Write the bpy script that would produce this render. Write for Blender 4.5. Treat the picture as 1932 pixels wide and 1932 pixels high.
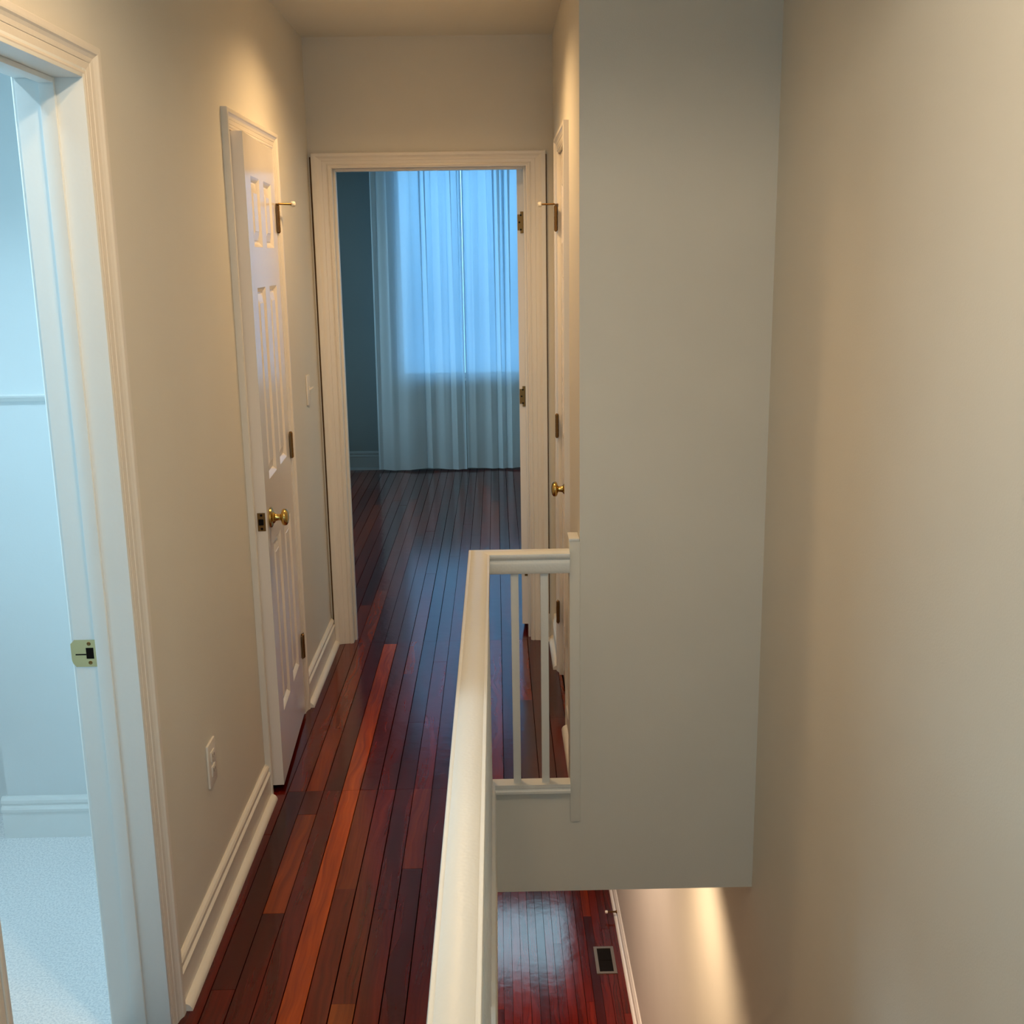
import bpy, bmesh, math, random
from mathutils import Vector, Matrix

for o in list(bpy.data.objects):
    bpy.data.objects.remove(o, do_unlink=True)
S = bpy.context.scene
COL = S.collection
random.seed(7)

# ------------------------------------------------------------------ camera
CAM_R = Vector((0.99978401, -0.01485344, -0.01453614))
CAM_U = Vector((0.01745779, 0.22073714, 0.97517708))
CAM_F = Vector((0.01127607, 0.97522023, -0.22094878))
CAM_H = 1.6657
cam = bpy.data.cameras.new('camera')
cam.sensor_width = 36.0
cam.lens = 2117.4 / 1932.0 * 36.0
cam.clip_start = 0.02
camo = bpy.data.objects.new('camera', cam)
COL.objects.link(camo)
camo.matrix_world = Matrix(((CAM_R.x, CAM_U.x, -CAM_F.x, 0.0),
                            (CAM_R.y, CAM_U.y, -CAM_F.y, 0.0),
                            (CAM_R.z, CAM_U.z, -CAM_F.z, CAM_H),
                            (0, 0, 0, 1)))
S.camera = camo

# ------------------------------------------------------------------ world, exposure
W = bpy.data.worlds.new('sky')
S.world = W
W.use_nodes = True
bg = W.node_tree.nodes['Background']
SKY = (0.50, 0.80, 1.0)
GROUND = (0.24, 0.44, 0.60)
tc = W.node_tree.nodes.new('ShaderNodeTexCoord')
sx = W.node_tree.nodes.new('ShaderNodeSeparateXYZ')
rp_ = W.node_tree.nodes.new('ShaderNodeValToRGB')
rp_.color_ramp.elements[0].position = 0.48
rp_.color_ramp.elements[0].color = (*GROUND, 1)
rp_.color_ramp.elements[1].position = 0.52
rp_.color_ramp.elements[1].color = (*SKY, 1)
mr_ = W.node_tree.nodes.new('ShaderNodeMapRange')
mr_.inputs[1].default_value = -1.0
W.node_tree.links.new(tc.outputs['Generated'], sx.inputs[0])
W.node_tree.links.new(sx.outputs['Z'], mr_.inputs[0])
W.node_tree.links.new(mr_.outputs[0], rp_.inputs['Fac'])
W.node_tree.links.new(rp_.outputs['Color'], bg.inputs['Color'])
bg.inputs['Strength'].default_value = 6.0
vs = S.view_settings
vs.view_transform = 'Standard'
vs.look = 'None'
vs.exposure = 0.0
vs.gamma = 1.0
vs.use_curve_mapping = False
S.cycles.use_denoising = True
S.cycles.max_bounces = 7
S.cycles.adaptive_threshold = 0.03
S.cycles.diffuse_bounces = 4
S.cycles.transparent_max_bounces = 12
S.cycles.sample_clamp_indirect = 6.0
S.cycles.caustics_reflective = False
S.cycles.caustics_refractive = False

LAMP = (1.0, 0.64, 0.30)
P_HALL, P_NEAR, P_STAIR_FILL, P_LOWER = 52.0, 20.0, 48.0, 98.0
LAMP_STAIR_FILL, LAMP_NEAR, LAMP_LOW = (1.0, 0.82, 0.58), (1.0, 0.62, 0.28), (1.0, 0.72, 0.45)


def portal(name, loc, rot, sx, sy):
    """light portal in a window opening: guides sky light through it"""
    l = bpy.data.lights.new(name, 'AREA')
    l.shape = 'RECTANGLE'
    l.size, l.size_y = sx, sy
    l.cycles.is_portal = True
    o = bpy.data.objects.new(name, l)
    o.location = loc
    o.rotation_euler = rot
    COL.objects.link(o)
    return o

# ------------------------------------------------------------------ dimensions
XL, XLB = -0.752, -0.868          # hall face / bathroom face of the left wall
XR = 0.244                        # hall right wall
XW = 0.810                        # stairwell wall
YH = 3.322                        # stairwell end wall face
YF, YFB = 4.767, 4.882            # hall end wall, hall face / bedroom face
YB = 9.017                        # bedroom back wall
YN = -1.5                         # behind the camera
CEIL = 2.53
LOW = -2.996                      # lower floor
SOF = -0.367                      # lower ceiling
FX = -0.028                       # floor edge at the stairwell
YLOW = 9.7                        # lower far wall

# ------------------------------------------------------------------ materials
def nt(name):
    m = bpy.data.materials.new(name)
    m.use_nodes = True
    t = m.node_tree
    b = t.nodes['Principled BSDF']
    return m, t, b


def paint(name, col, rough=0.55, bump=0.02, scale=260, mottle=0.04, spec=0.4):
    m, t, b = nt(name)
    g = t.nodes.new('ShaderNodeNewGeometry')
    n = t.nodes.new('ShaderNodeTexNoise')
    n.inputs['Scale'].default_value = scale
    n.inputs['Detail'].default_value = 0
    t.links.new(g.outputs['Position'], n.inputs['Vector'])
    bp = t.nodes.new('ShaderNodeBump')
    bp.inputs['Strength'].default_value = bump
    bp.inputs['Distance'].default_value = 0.01
    t.links.new(n.outputs['Fac'], bp.inputs['Height'])
    t.links.new(bp.outputs['Normal'], b.inputs['Normal'])
    n2 = t.nodes.new('ShaderNodeTexNoise')
    n2.inputs['Scale'].default_value = 3.0
    t.links.new(g.outputs['Position'], n2.inputs['Vector'])
    mx = t.nodes.new('ShaderNodeMix')
    mx.data_type = 'RGBA'
    mx.inputs[6].default_value = (*[c * (1 - mottle) for c in col], 1)
    mx.inputs[7].default_value = (*[min(1, c * (1 + mottle)) for c in col], 1)
    t.links.new(n2.outputs['Fac'], mx.inputs[0])
    t.links.new(mx.outputs[2], b.inputs['Base Color'])
    b.inputs['Roughness'].default_value = rough
    b.inputs['Specular IOR Level'].default_value = spec
    return m


def metal(name, col, rough=0.25):
    m, t, b = nt(name)
    b.inputs['Base Color'].default_value = (*col, 1)
    b.inputs['Metallic'].default_value = 1.0
    b.inputs['Roughness'].default_value = rough
    n = t.nodes.new('ShaderNodeTexNoise')
    n.inputs['Scale'].default_value = 90
    r = t.nodes.new('ShaderNodeMapRange')
    r.inputs[3].default_value = rough * 0.7
    r.inputs[4].default_value = rough * 1.5
    t.links.new(n.outputs['Fac'], r.inputs[0])
    t.links.new(r.outputs[0], b.inputs['Roughness'])
    return m


def plain(name, col, rough=0.5, spec=0.3):
    m, t, b = nt(name)
    b.inputs['Base Color'].default_value = (*col, 1)
    b.inputs['Roughness'].default_value = rough
    b.inputs['Specular IOR Level'].default_value = spec
    return m


def wood(name):
    """varnished heart pine, tint taken from each plank's own colour"""
    m, t, b = nt(name)
    L = t.links.new
    g = t.nodes.new('ShaderNodeNewGeometry')
    oi = t.nodes.new('ShaderNodeObjectInfo')
    off = t.nodes.new('ShaderNodeVectorMath'); off.operation = 'SCALE'
    off.inputs[0].default_value = (7.3, 3.1, 0)
    L(oi.outputs['Random'], off.inputs['Scale'])
    add = t.nodes.new('ShaderNodeVectorMath'); add.operation = 'ADD'
    L(g.outputs['Position'], add.inputs[0]); L(off.outputs[0], add.inputs[1])
    # slow warp of the grain, then fine streaks and cathedral rings
    nw = t.nodes.new('ShaderNodeTexNoise')
    nw.inputs['Scale'].default_value = 2.2
    nw.inputs['Detail'].default_value = 2
    L(add.outputs[0], nw.inputs['Vector'])
    wsub = t.nodes.new('ShaderNodeVectorMath'); wsub.operation = 'MULTIPLY_ADD'
    wsub.inputs[1].default_value = (0.11, 0.0, 0.0)
    L(nw.outputs['Color'], wsub.inputs[0]); L(add.outputs[0], wsub.inputs[2])
    mp = t.nodes.new('ShaderNodeMapping')
    mp.inputs['Scale'].default_value = (58, 1.5, 58)
    L(wsub.outputs[0], mp.inputs['Vector'])
    n1 = t.nodes.new('ShaderNodeTexNoise')
    n1.inputs['Scale'].default_value = 1.0
    n1.inputs['Detail'].default_value = 6
    n1.inputs['Roughness'].default_value = 0.62
    n1.inputs['Distortion'].default_value = 0.5
    L(mp.outputs[0], n1.inputs['Vector'])
    mp2 = t.nodes.new('ShaderNodeMapping')
    mp2.inputs['Scale'].default_value = (13, 1.2, 13)
    L(wsub.outputs[0], mp2.inputs['Vector'])
    wv = t.nodes.new('ShaderNodeTexNoise')
    wv.inputs['Scale'].default_value = 1.0
    wv.inputs['Detail'].default_value = 3
    wv.inputs['Distortion'].default_value = 0.5
    L(mp2.outputs[0], wv.inputs['Vector'])
    mxg = t.nodes.new('ShaderNodeMix'); mxg.data_type = 'FLOAT'
    mxg.inputs[0].default_value = 0.5
    L(n1.outputs['Fac'], mxg.inputs[2]); L(wv.outputs['Fac'], mxg.inputs[3])
    cr = t.nodes.new('ShaderNodeValToRGB')
    e = cr.color_ramp.elements
    e[0].position = 0.36; e[0].color = (0.42, 0.34, 0.32, 1)
    e[1].position = 0.66; e[1].color = (1.35, 1.5, 1.5, 1)
    L(mxg.outputs[0], cr.inputs['Fac'])
    mul = t.nodes.new('ShaderNodeMix'); mul.data_type = 'RGBA'; mul.blend_type = 'MULTIPLY'
    mul.inputs[0].default_value = 1
    L(oi.outputs['Color'], mul.inputs[6]); L(cr.outputs['Color'], mul.inputs[7])
    L(mul.outputs[2], b.inputs['Base Color'])
    n3 = t.nodes.new('ShaderNodeTexNoise')
    n3.inputs['Scale'].default_value = 5
    n3.inputs['Detail'].default_value = 4
    L(add.outputs[0], n3.inputs['Vector'])
    rr = t.nodes.new('ShaderNodeMapRange')
    rr.inputs[3].default_value = 0.10
    rr.inputs[4].default_value = 0.20
    L(n3.outputs['Fac'], rr.inputs[0])
    L(rr.outputs[0], b.inputs['Roughness'])
    n4 = t.nodes.new('ShaderNodeTexNoise')
    n4.inputs['Scale'].default_value = 15
    n4.inputs['Detail'].default_value = 4
    L(g.outputs['Position'], n4.inputs['Vector'])
    ad = t.nodes.new('ShaderNodeMath'); ad.operation = 'MULTIPLY_ADD'
    L(mxg.outputs[0], ad.inputs[0]); ad.inputs[1].default_value = 0.05
    L(n4.outputs['Fac'], ad.inputs[2])
    bp = t.nodes.new('ShaderNodeBump')
    bp.inputs['Strength'].default_value = 0.10
    bp.inputs['Distance'].default_value = 0.006
    L(ad.outputs[0], bp.inputs['Height'])
    L(bp.outputs['Normal'], b.inputs['Normal'])
    b.inputs['IOR'].default_value = 1.55
    b.inputs['Coat Weight'].default_value = 0.0
    b.inputs['Coat Roughness'].default_value = 0.16
    b.inputs['Coat IOR'].default_value = 1.6
    return m


def speckle(name):
    m, t, b = nt(name)
    L = t.links.new
    g = t.nodes.new('ShaderNodeNewGeometry')
    v = t.nodes.new('ShaderNodeTexNoise')
    v.inputs['Scale'].default_value = 190
    v.inputs['Detail'].default_value = 5
    v.inputs['Roughness'].default_value = 0.7
    L(g.outputs['Position'], v.inputs['Vector'])
    cr = t.nodes.new('ShaderNodeValToRGB')
    e = cr.color_ramp.elements
    e[0].position = 0.40; e[0].color = (0.72, 0.74, 0.76, 1)
    e[1].position = 0.56; e[1].color = (0.98, 0.98, 0.98, 1)
    L(v.outputs['Fac'], cr.inputs['Fac'])
    L(cr.outputs['Color'], b.inputs['Base Color'])
    b.inputs['Roughness'].default_value = 0.45
    return m


def sheer(name):
    m = bpy.data.materials.new(name)
    m.use_nodes = True
    t = m.node_tree
    t.nodes.clear()
    L = t.links.new
    out = t.nodes.new('ShaderNodeOutputMaterial')
    g = t.nodes.new('ShaderNodeNewGeometry')
    n = t.nodes.new('ShaderNodeTexNoise')
    n.inputs['Scale'].default_value = 500
    L(g.outputs['Position'], n.inputs['Vector'])
    bp = t.nodes.new('ShaderNodeBump'); bp.inputs['Strength'].default_value = 0.05
    L(n.outputs['Fac'], bp.inputs['Height'])
    d = t.nodes.new('ShaderNodeBsdfDiffuse'); d.inputs['Color'].default_value = (0.93, 0.95, 0.95, 1)
    tr = t.nodes.new('ShaderNodeBsdfTranslucent'); tr.inputs['Color'].default_value = (0.58, 0.84, 1.0, 1)
    tp = t.nodes.new('ShaderNodeBsdfTransparent'); tp.inputs['Color'].default_value = (0.80, 0.95, 1, 1)
    L(bp.outputs['Normal'], d.inputs['Normal'])
    m1 = t.nodes.new('ShaderNodeMixShader'); m1.inputs[0].default_value = 0.38
    L(d.outputs[0], m1.inputs[1]); L(tr.outputs[0], m1.inputs[2])
    m2 = t.nodes.new('ShaderNodeMixShader'); m2.inputs[0].default_value = 0.10
    L(m1.outputs[0], m2.inputs[1]); L(tp.outputs[0], m2.inputs[2])
    L(m2.outputs[0], out.inputs['Surface'])
    return m


def pane_glass(name, tint=(0.94, 0.97, 0.96)):
    m = bpy.data.materials.new(name)
    m.use_nodes = True
    t = m.node_tree
    t.nodes.clear()
    L = t.links.new
    out = t.nodes.new('ShaderNodeOutputMaterial')
    tp = t.nodes.new('ShaderNodeBsdfTransparent'); tp.inputs['Color'].default_value = (*tint, 1)
    gl = t.nodes.new('ShaderNodeBsdfGlossy'); gl.inputs['Roughness'].default_value = 0.02
    fr = t.nodes.new('ShaderNodeFresnel'); fr.inputs['IOR'].default_value = 1.5
    mx = t.nodes.new('ShaderNodeMixShader')
    L(fr.outputs[0], mx.inputs[0]); L(tp.outputs[0], mx.inputs[1]); L(gl.outputs[0], mx.inputs[2])
    L(mx.outputs[0], out.inputs['Surface'])
    return m


def glow(name, col, st):
    m, t, b = nt(name)
    b.inputs['Base Color'].default_value = (0.9, 0.9, 0.9, 1)
    b.inputs['Emission Color'].default_value = (*col, 1)
    b.inputs['Emission Strength'].default_value = st
    return m


M_WALL = paint('wall_paint', (0.74, 0.70, 0.62), 0.6, 0.03)
M_CEIL = paint('ceiling_paint', (0.76, 0.73, 0.66), 0.7, 0.03)
M_BATH = paint('bathroom_paint', (0.74, 0.77, 0.77), 0.5, 0.02)
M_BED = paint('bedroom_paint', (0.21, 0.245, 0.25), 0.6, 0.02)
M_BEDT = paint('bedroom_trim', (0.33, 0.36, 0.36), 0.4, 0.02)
M_TRIM = paint('trim_enamel', (0.82, 0.76, 0.68), 0.32, 0.02, 120, 0.03, 0.5)
M_BTRIM = paint('bathroom_trim_enamel', (0.84, 0.85, 0.83), 0.35, 0.02, 120, 0.02, 0.5)
M_DOOR = paint('door_enamel', (0.88, 0.81, 0.74), 0.18, 0.008, 90, 0.03, 0.55)
M_RAIL = paint('railing_enamel', (0.74, 0.725, 0.68), 0.34, 0.05, 160, 0.04, 0.5)
M_WOOD = wood('heart_pine')
M_SUB = plain('subfloor_dark', (0.012, 0.008, 0.006), 0.9, 0.1)
M_LINO = speckle('speckled_vinyl')
M_BRASS = metal('brass', (0.58, 0.40, 0.13), 0.20)
M_OLD = metal('aged_brass', (0.24, 0.13, 0.045), 0.38)
M_LATCH = metal('satin_brass', (0.80, 0.68, 0.36), 0.32)
M_BLACK = plain('dark_recess', (0.012, 0.010, 0.009), 0.9, 0.05)
M_PLAST = plain('ivory_plastic', (0.80, 0.74, 0.66), 0.35, 0.5)
M_SHADE = plain('shade_brown', (0.13, 0.06, 0.02), 0.8, 0.1)  # dark brown standing for shade beside the bedroom casing
M_RUB = plain('white_rubber', (0.85, 0.80, 0.70), 0.6, 0.3)
M_BRONZE = metal('bronze_register', (0.38, 0.29, 0.22), 0.5)
M_SHEER = sheer('sheer_voile')
M_GLASS = pane_glass('window_glass')
M_DIMGLASS = pane_glass('dimmed_window_glass', (0.60, 0.74, 0.86))  # tint added to dim the sky light through the bedroom pane
M_LENS = glow('lamp_lens', LAMP, 6.0)
M_FILL_LENS = glow('cool_fill_lens', (.62, .86, 1.0), 6.0)
M_BAFFLE = paint('lamp_trim_white', (0.85, 0.84, 0.82), 0.4, 0.0)
M_ROD = metal('curtain_rod_nickel', (0.6, 0.6, 0.58), 0.3)

# ------------------------------------------------------------------ mesh helpers
def link(name, bm, mat, parent=None, smooth=False):
    me = bpy.data.meshes.new(name)
    bmesh.ops.recalc_face_normals(bm, faces=bm.faces)
    bm.to_mesh(me)
    bm.free()
    me.materials.append(mat)
    if smooth:
        for p in me.polygons:
            p.use_smooth = True
        try:
            me.set_sharp_from_angle(angle=math.radians(smooth if smooth is not True else 35))
        except Exception:
            pass
    o = bpy.data.objects.new(name, me)
    COL.objects.link(o)
    if parent is not None:
        o.parent = parent
        o.matrix_parent_inverse = parent.matrix_world.inverted() if False else Matrix()
    return o


def tag(o, label=None, cat=None, group=None, kind=None):
    if label: o['label'] = label
    if cat: o['category'] = cat
    if group: o['group'] = group
    if kind: o['kind'] = kind
    return o


def empty(name, loc=(0, 0, 0)):
    o = bpy.data.objects.new(name, None)
    o.empty_display_size = 0.05
    o.location = loc
    COL.objects.link(o)
    return o


def box(bm, x0, x1, y0, y1, z0, z1, bev=0.0):
    r = bmesh.ops.create_cube(bm, size=1.0)
    vs_ = r['verts']
    for v in vs_:
        v.co = Vector(((x0 + x1) / 2 + v.co.x * (x1 - x0),
                       (y0 + y1) / 2 + v.co.y * (y1 - y0),
                       (z0 + z1) / 2 + v.co.z * (z1 - z0)))
    if bev > 0:
        es = list({e for v in vs_ for e in v.link_edges})
        bmesh.ops.bevel(bm, geom=es, offset=bev, segments=2, affect='EDGES', profile=0.6)
    return bm


def boxo(name, x0, x1, y0, y1, z0, z1, mat, parent=None, bev=0.0):
    bm = bmesh.new()
    box(bm, x0, x1, y0, y1, z0, z1, bev)
    return link(name, bm, mat, parent, smooth=30 if bev else False)


def boxes(name, lst, mat, parent=None):
    bm = bmesh.new()
    for b in lst:
        box(bm, *b)
    return link(name, bm, mat, parent)


def sweep(bm, prof, org, U, V, Wd, L, m0=0.0, m1=0.0):
    """extrude closed profile (a,b) along Wd; ends sheared by m0/m1 per unit of a"""
    org, U, V, Wd = Vector(org), Vector(U), Vector(V), Vector(Wd)
    A = [bm.verts.new(org + U * a + V * b + Wd * (m0 * a)) for a, b in prof]
    B = [bm.verts.new(org + U * a + V * b + Wd * (L + m1 * a)) for a, b in prof]
    n = len(prof)
    for i in range(n):
        j = (i + 1) % n
        bm.faces.new((A[i], A[j], B[j], B[i]))
    bm.faces.new(A[::-1])
    bm.faces.new(B)


def lathe(bm, prof, org, axis, seg=24):
    """profile (r, t) turned around axis through org"""
    axis = Vector(axis).normalized()
    a = axis.orthogonal().normalized()
    b = axis.cross(a)
    org = Vector(org)
    rings = []
    for r, t in prof:
        if r < 1e-6:
            rings.append([bm.verts.new(org + axis * t)])
        else:
            rings.append([bm.verts.new(org + axis * t + (a * math.cos(2 * math.pi * k / seg) + b * math.sin(2 * math.pi * k / seg)) * r) for k in range(seg)])
    for i in range(len(rings) - 1):
        p, q = rings[i], rings[i + 1]
        if len(p) == 1 and len(q) == 1:
            continue
        for k in range(seg):
            k2 = (k + 1) % seg
            if len(p) == 1:
                bm.faces.new((p[0], q[k], q[k2]))
            elif len(q) == 1:
                bm.faces.new((p[k], p[k2], q[0]))
            else:
                bm.faces.new((p[k], p[k2], q[k2], q[k]))


CAS = [(0, 0), (0, .30), (.03, .46), (.08, .52), (.14, .50), (.17, .34), (.20, .34), (.22, .46), (.42, .54), (.44, .50), (.46, .58), (.60, .66), (.70, .82), (.76, .97), (.82, 1), (.96, 1), (1, .92), (1, 0)]


def casing(parent, n, ax_along, wall, out, a0, a1, ztop, wl=0.060, wh=0.055, th=0.019, z0=0.0, mat=None, sides=(True, True)):
    """door casing on a wall. ax_along: 'x' or 'y'; wall: coordinate; out: +-1 direction off the wall"""
    mat = mat or M_TRIM
    al = Vector((1, 0, 0)) if ax_along == 'x' else Vector((0, 1, 0))
    no = (Vector((0, 1, 0)) if ax_along == 'x' else Vector((1, 0, 0))) * out
    Z = Vector((0, 0, 1))
    rv = 0.004
    base = no * abs(wall) * (1 if wall * out > 0 else -1)
    for k, (a, sg) in enumerate(((a0 - rv, -1), (a1 + rv, 1))):
        if not sides[k]:
            continue
        bm = bmesh.new()
        prof = [(p * wl, q * th) for p, q in CAS]
        sweep(bm, prof, base + al * a + Z * z0, al * sg, no, Z, ztop + rv - z0, 0, wh / wl)
        link('casing_leg', bm, mat, parent)
    bm = bmesh.new()
    prof = [(p * wh, q * th) for p, q in CAS]
    sweep(bm, prof, base + al * (a0 - rv) + Z * (ztop + rv), Z, no, al, a1 - a0 + 2 * rv, -wl / wh, wl / wh)
    link('casing_head', bm, mat, parent)


BASE = [(0, 0), (0, .014), (.082, .014), (.086, .0165), (.090, .0165), (.094, .013), (.096, .0105), (.099, .0105), (.104, .0125), (.111, .0125), (.117, .009), (.121, .004), (.121, 0)]


def shoe_prof(r=.019):
    return [(0, 0), (0, r)] + [(r * math.sin(t), r * math.cos(t)) for t in [math.pi / 2 * k / 6 for k in range(1, 7)]]


def baseboard(name, org, out, along, L, label, shoe=True, mat=None, prof=None):
    mat = mat or M_TRIM
    bm = bmesh.new()
    sweep(bm, prof or BASE, org, (0, 0, 1), out, along, L)
    o = link(name, bm, mat)
    tag(o, label, kind='structure')
    if shoe:
        bm = bmesh.new()
        th = .014
        og = Vector(org) + Vector(out) * th
        sweep(bm, shoe_prof(), og, (0, 0, 1), out, along, L)
        link('shoe_moulding', bm, mat, o, smooth=50)
    return o

# ------------------------------------------------------------------ structure: floors
HARDW = [(0.115, 0.006, 0.0015), (0.085, 0.004, 0.0015), (0.16, 0.014, 0.0015), (0.13, 0.008, 0.0015), (0.20, 0.022, 0.002), (0.075, 0.004, 0.0015)]
ORANGE = (0.46, 0.062, 0.002)


def plank_mesh():
    bm = bmesh.new()
    box(bm, -.5, .5, -.5, .5, -.019, 0)
    es = [e for e in bm.edges if all(abs(v.co.z) < 1e-6 for v in e.verts) and abs(e.verts[0].co.x - e.verts[1].co.x) < 1e-6]
    bmesh.ops.bevel(bm, geom=es, offset=.012, segments=1, affect='EDGES')
    me = bpy.data.meshes.new('plank')
    bmesh.ops.recalc_face_normals(bm, faces=bm.faces)
    bm.to_mesh(me)
    bm.free()
    me.materials.append(M_WOOD)
    return me


PLK = plank_mesh()
PW = 0.058


def plank(parent, x0, x1, y0, y1, z, col):
    o = bpy.data.objects.new('plank', PLK)
    COL.objects.link(o)
    o.parent = parent
    gx = random.choice((.0005, .0008, .001, .0016, .0022))
    o.location = ((x0 + x1) / 2, (y0 + y1) / 2, z + random.uniform(-.0004, .0003))
    o.scale = (x1 - x0 - gx, y1 - y0 - random.uniform(.0004, .0016), 1)
    o.color = (*col, 1)
    return o


def wood_strips(parent, x0, x1, y0, y1, z, xref, lens=(0.9, 2.3), special=None, region=None):
    k = math.floor((x0 - xref) / PW)
    while xref + k * PW < x1 - .002:
        a, b = max(x0, xref + k * PW), min(x1, xref + (k + 1) * PW)
        y = y0
        first = True
        prevc = None
        while y < y1 - .01:
            L = random.uniform(*lens)
            if first:
                L *= random.uniform(.3, 1)
                first = False
            e = min(y1, y + L)
            if y1 - e < .25:
                e = y1
            col = random.choice(HARDW)
            f = random.uniform(.8, 1.25)
            col = tuple(c * f for c in col)
            if random.random() < .10:
                col = tuple(c * 1.5 for c in col)
            if special and k in special:
                for (sa, sb, sc) in special[k]:
                    if sa <= y < sb:
                        e = min(sb, y1)
                        col = sc
            plank(parent, a, b, y, e, z, col)
            y = e
        k += 1


XREF = -0.5225
floor = boxes('floor', [(XLB, FX, YN, YH, SOF, -.026), (XLB, XR, YH, YH + .1, SOF, -.026), (XLB, XW, YH + .1, YFB, SOF, -.026), (-2.2, 1.7, YFB, YB + .1, SOF, -.026)], M_WALL)
tag(floor, 'dark reddish heart pine strip floor of the hallway and bedroom', kind='structure')
boxes('floor_edge', [(FX - .014, FX, YN, YH + .014, -.026, 0.0), (FX, XR, YH, YH + .014, -.026, 0.0)], M_WALL, floor)
boxes('subfloor', [(XLB, FX - .014, YN, YH, -.026, -.019), (XLB, XR, YH + .014, YH + .1, -.026, -.019), (XLB, XW, YH + .1, YFB, -.026, -.019), (-2.2, 1.7, YFB, YB + .1, -.026, -.019)], M_SUB, floor)
SP = {0: [(0.8, 4.74, ORANGE)],
      -2: [(2.0, 3.18, (0.20, .028, .003))],
      2: [(1.0, 2.27, (0.26, .045, .004))],
      6: [(2.9, 5.2, (.12, .02, .004))]}
wood_strips(floor, XL, FX - .014, 0.9, YH + .014, 0.0, XREF, special=SP)
wood_strips(floor, XL, XR, YH + .014, YF, 0.0, XREF, special=SP)
wood_strips(floor, -1.50, 0.70, YF, YB, 0.0, XREF, lens=(1.3, 2.6))
for a, b, y0, y1 in ((-2.2, -1.50, YFB, YB), (0.70, 1.6, YFB, YB), (XL, FX, YN, 0.9)):
    bm = bmesh.new()
    x = a
    while x < b - .001:
        e = min(b, x + PW)
        box(bm, x + .0006, e - .0006, y0, y1, -.019, 0)
        x = e
    st = link('plank_field', bm, M_WOOD, floor)
    st.color = (.11, .02, .006, 1)
    st['kind'] = 'stuff'

lowf = boxo('floor_lower', -1.2, XW + .1, YN, YLOW + .1, LOW - .12, LOW - .019, M_SUB)
tag(lowf, 'polished reddish plank floor of the storey below seen down the stairwell', kind='structure')
for spec_ in ((4.4, YLOW),):
    wood_strips(lowf, -0.45, XW, 5.0, 9.0, LOW, -0.43, lens=(1.2, 2.6))
for a, b, y0, y1 in ((-1.2, -.45, YN, YLOW), (-.45, XW, YN, 5.0), (-.45, XW, 9.0, YLOW)):
    bm = bmesh.new()
    x = a
    while x < b - .001:
        e = min(b, x + PW)
        box(bm, x + .0006, e - .0006, y0, y1, LOW - .019, LOW)
        x = e
    st = link('plank_field', bm, M_WOOD, lowf)
    st.color = (.12, .024, .007, 1)
    st['kind'] = 'stuff'

bathf = boxo('floor_bathroom', -2.17, XLB, .2, 4.2, -.12, 0.0, M_LINO)
tag(bathf, 'pale speckled vinyl floor of the bathroom', kind='structure')

# ------------------------------------------------------------------ structure: walls
D1 = (1.487, 2.175, 1.997)       # bathroom doorway along Y
D2 = (3.345, 3.967, 2.032)       # closet door on the left wall
D3 = (3.838, 4.322, 2.040)       # closet door on the right wall
D4 = (-0.658, 0.132, 2.030)      # bedroom doorway along X
J = .018
wl = boxes('wall_left', [(XLB, XL, YN, D1[0] - J, 0, CEIL), (XLB, XL, D1[0] - J, D1[1] + J, D1[2] + J, CEIL),
                         (XLB, XL, D1[1] + J, D2[0] - J, 0, CEIL), (XLB, XL, D2[0] - J, D2[1] + J, D2[2] + J, CEIL),
                         (XLB, XL, D2[1] + J, YF, 0, CEIL)], M_WALL)
tag(wl, 'beige left wall of the hallway with two doorways', kind='structure')
wr = boxes('wall_right', [(XR, XR + .1, YH + .1, D3[0] - J, 0, CEIL), (XR, XR + .1, D3[0] - J, D3[1] + J, D3[2] + J, CEIL),
                          (XR, XR + .1, D3[1] + J, YF, 0, CEIL)], M_WALL)
tag(wr, 'narrow beige right wall of the hallway around the closet door', kind='structure')
we = boxo('wall_stair_end', XR, XW, YH, YH + .1, SOF, CEIL, M_WALL)
tag(we, 'grey-beige end wall closing the stairwell beyond the railing', kind='structure')
wf = boxes('wall_far', [(XLB, D4[0] - J, YF, YFB, 0, CEIL), (D4[0] - J, D4[1] + J, YF, YFB, D4[2] + J, CEIL), (D4[1] + J, 1.7, YF, YFB, 0, CEIL), (-2.3, XLB, YF, YFB, 0, CEIL)], M_WALL)
tag(wf, 'beige wall at the end of the hallway above the bedroom doorway', kind='structure')
ws = boxo('wall_stairwell', XW, XW + .1, YN, YLOW + .1, LOW - .1, CEIL, M_WALL)
tag(ws, 'tall pale beige wall on the right running down the stairwell', kind='structure')
ceil = boxo('ceiling', -2.6, 1.8, YN - .1, YB + .2, CEIL, CEIL + .1, M_CEIL)
tag(ceil, 'smooth beige ceiling above the hallway', kind='structure')
# wall behind the camera
wb = boxes('wall_back', [(-2.6, XW + .1, YN - .1, YN, LOW, -0.0), (XLB, -.35, YN - .1, YN, 0, CEIL), (.65, XW + .1, YN - .1, YN, 0, CEIL), (-.35, .65, YN - .1, YN, 0, .75), (-.35, .65, YN - .1, YN, 2.25, CEIL)], M_WALL)
tag(wb, 'landing wall with the added fill window', kind='structure')
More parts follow.
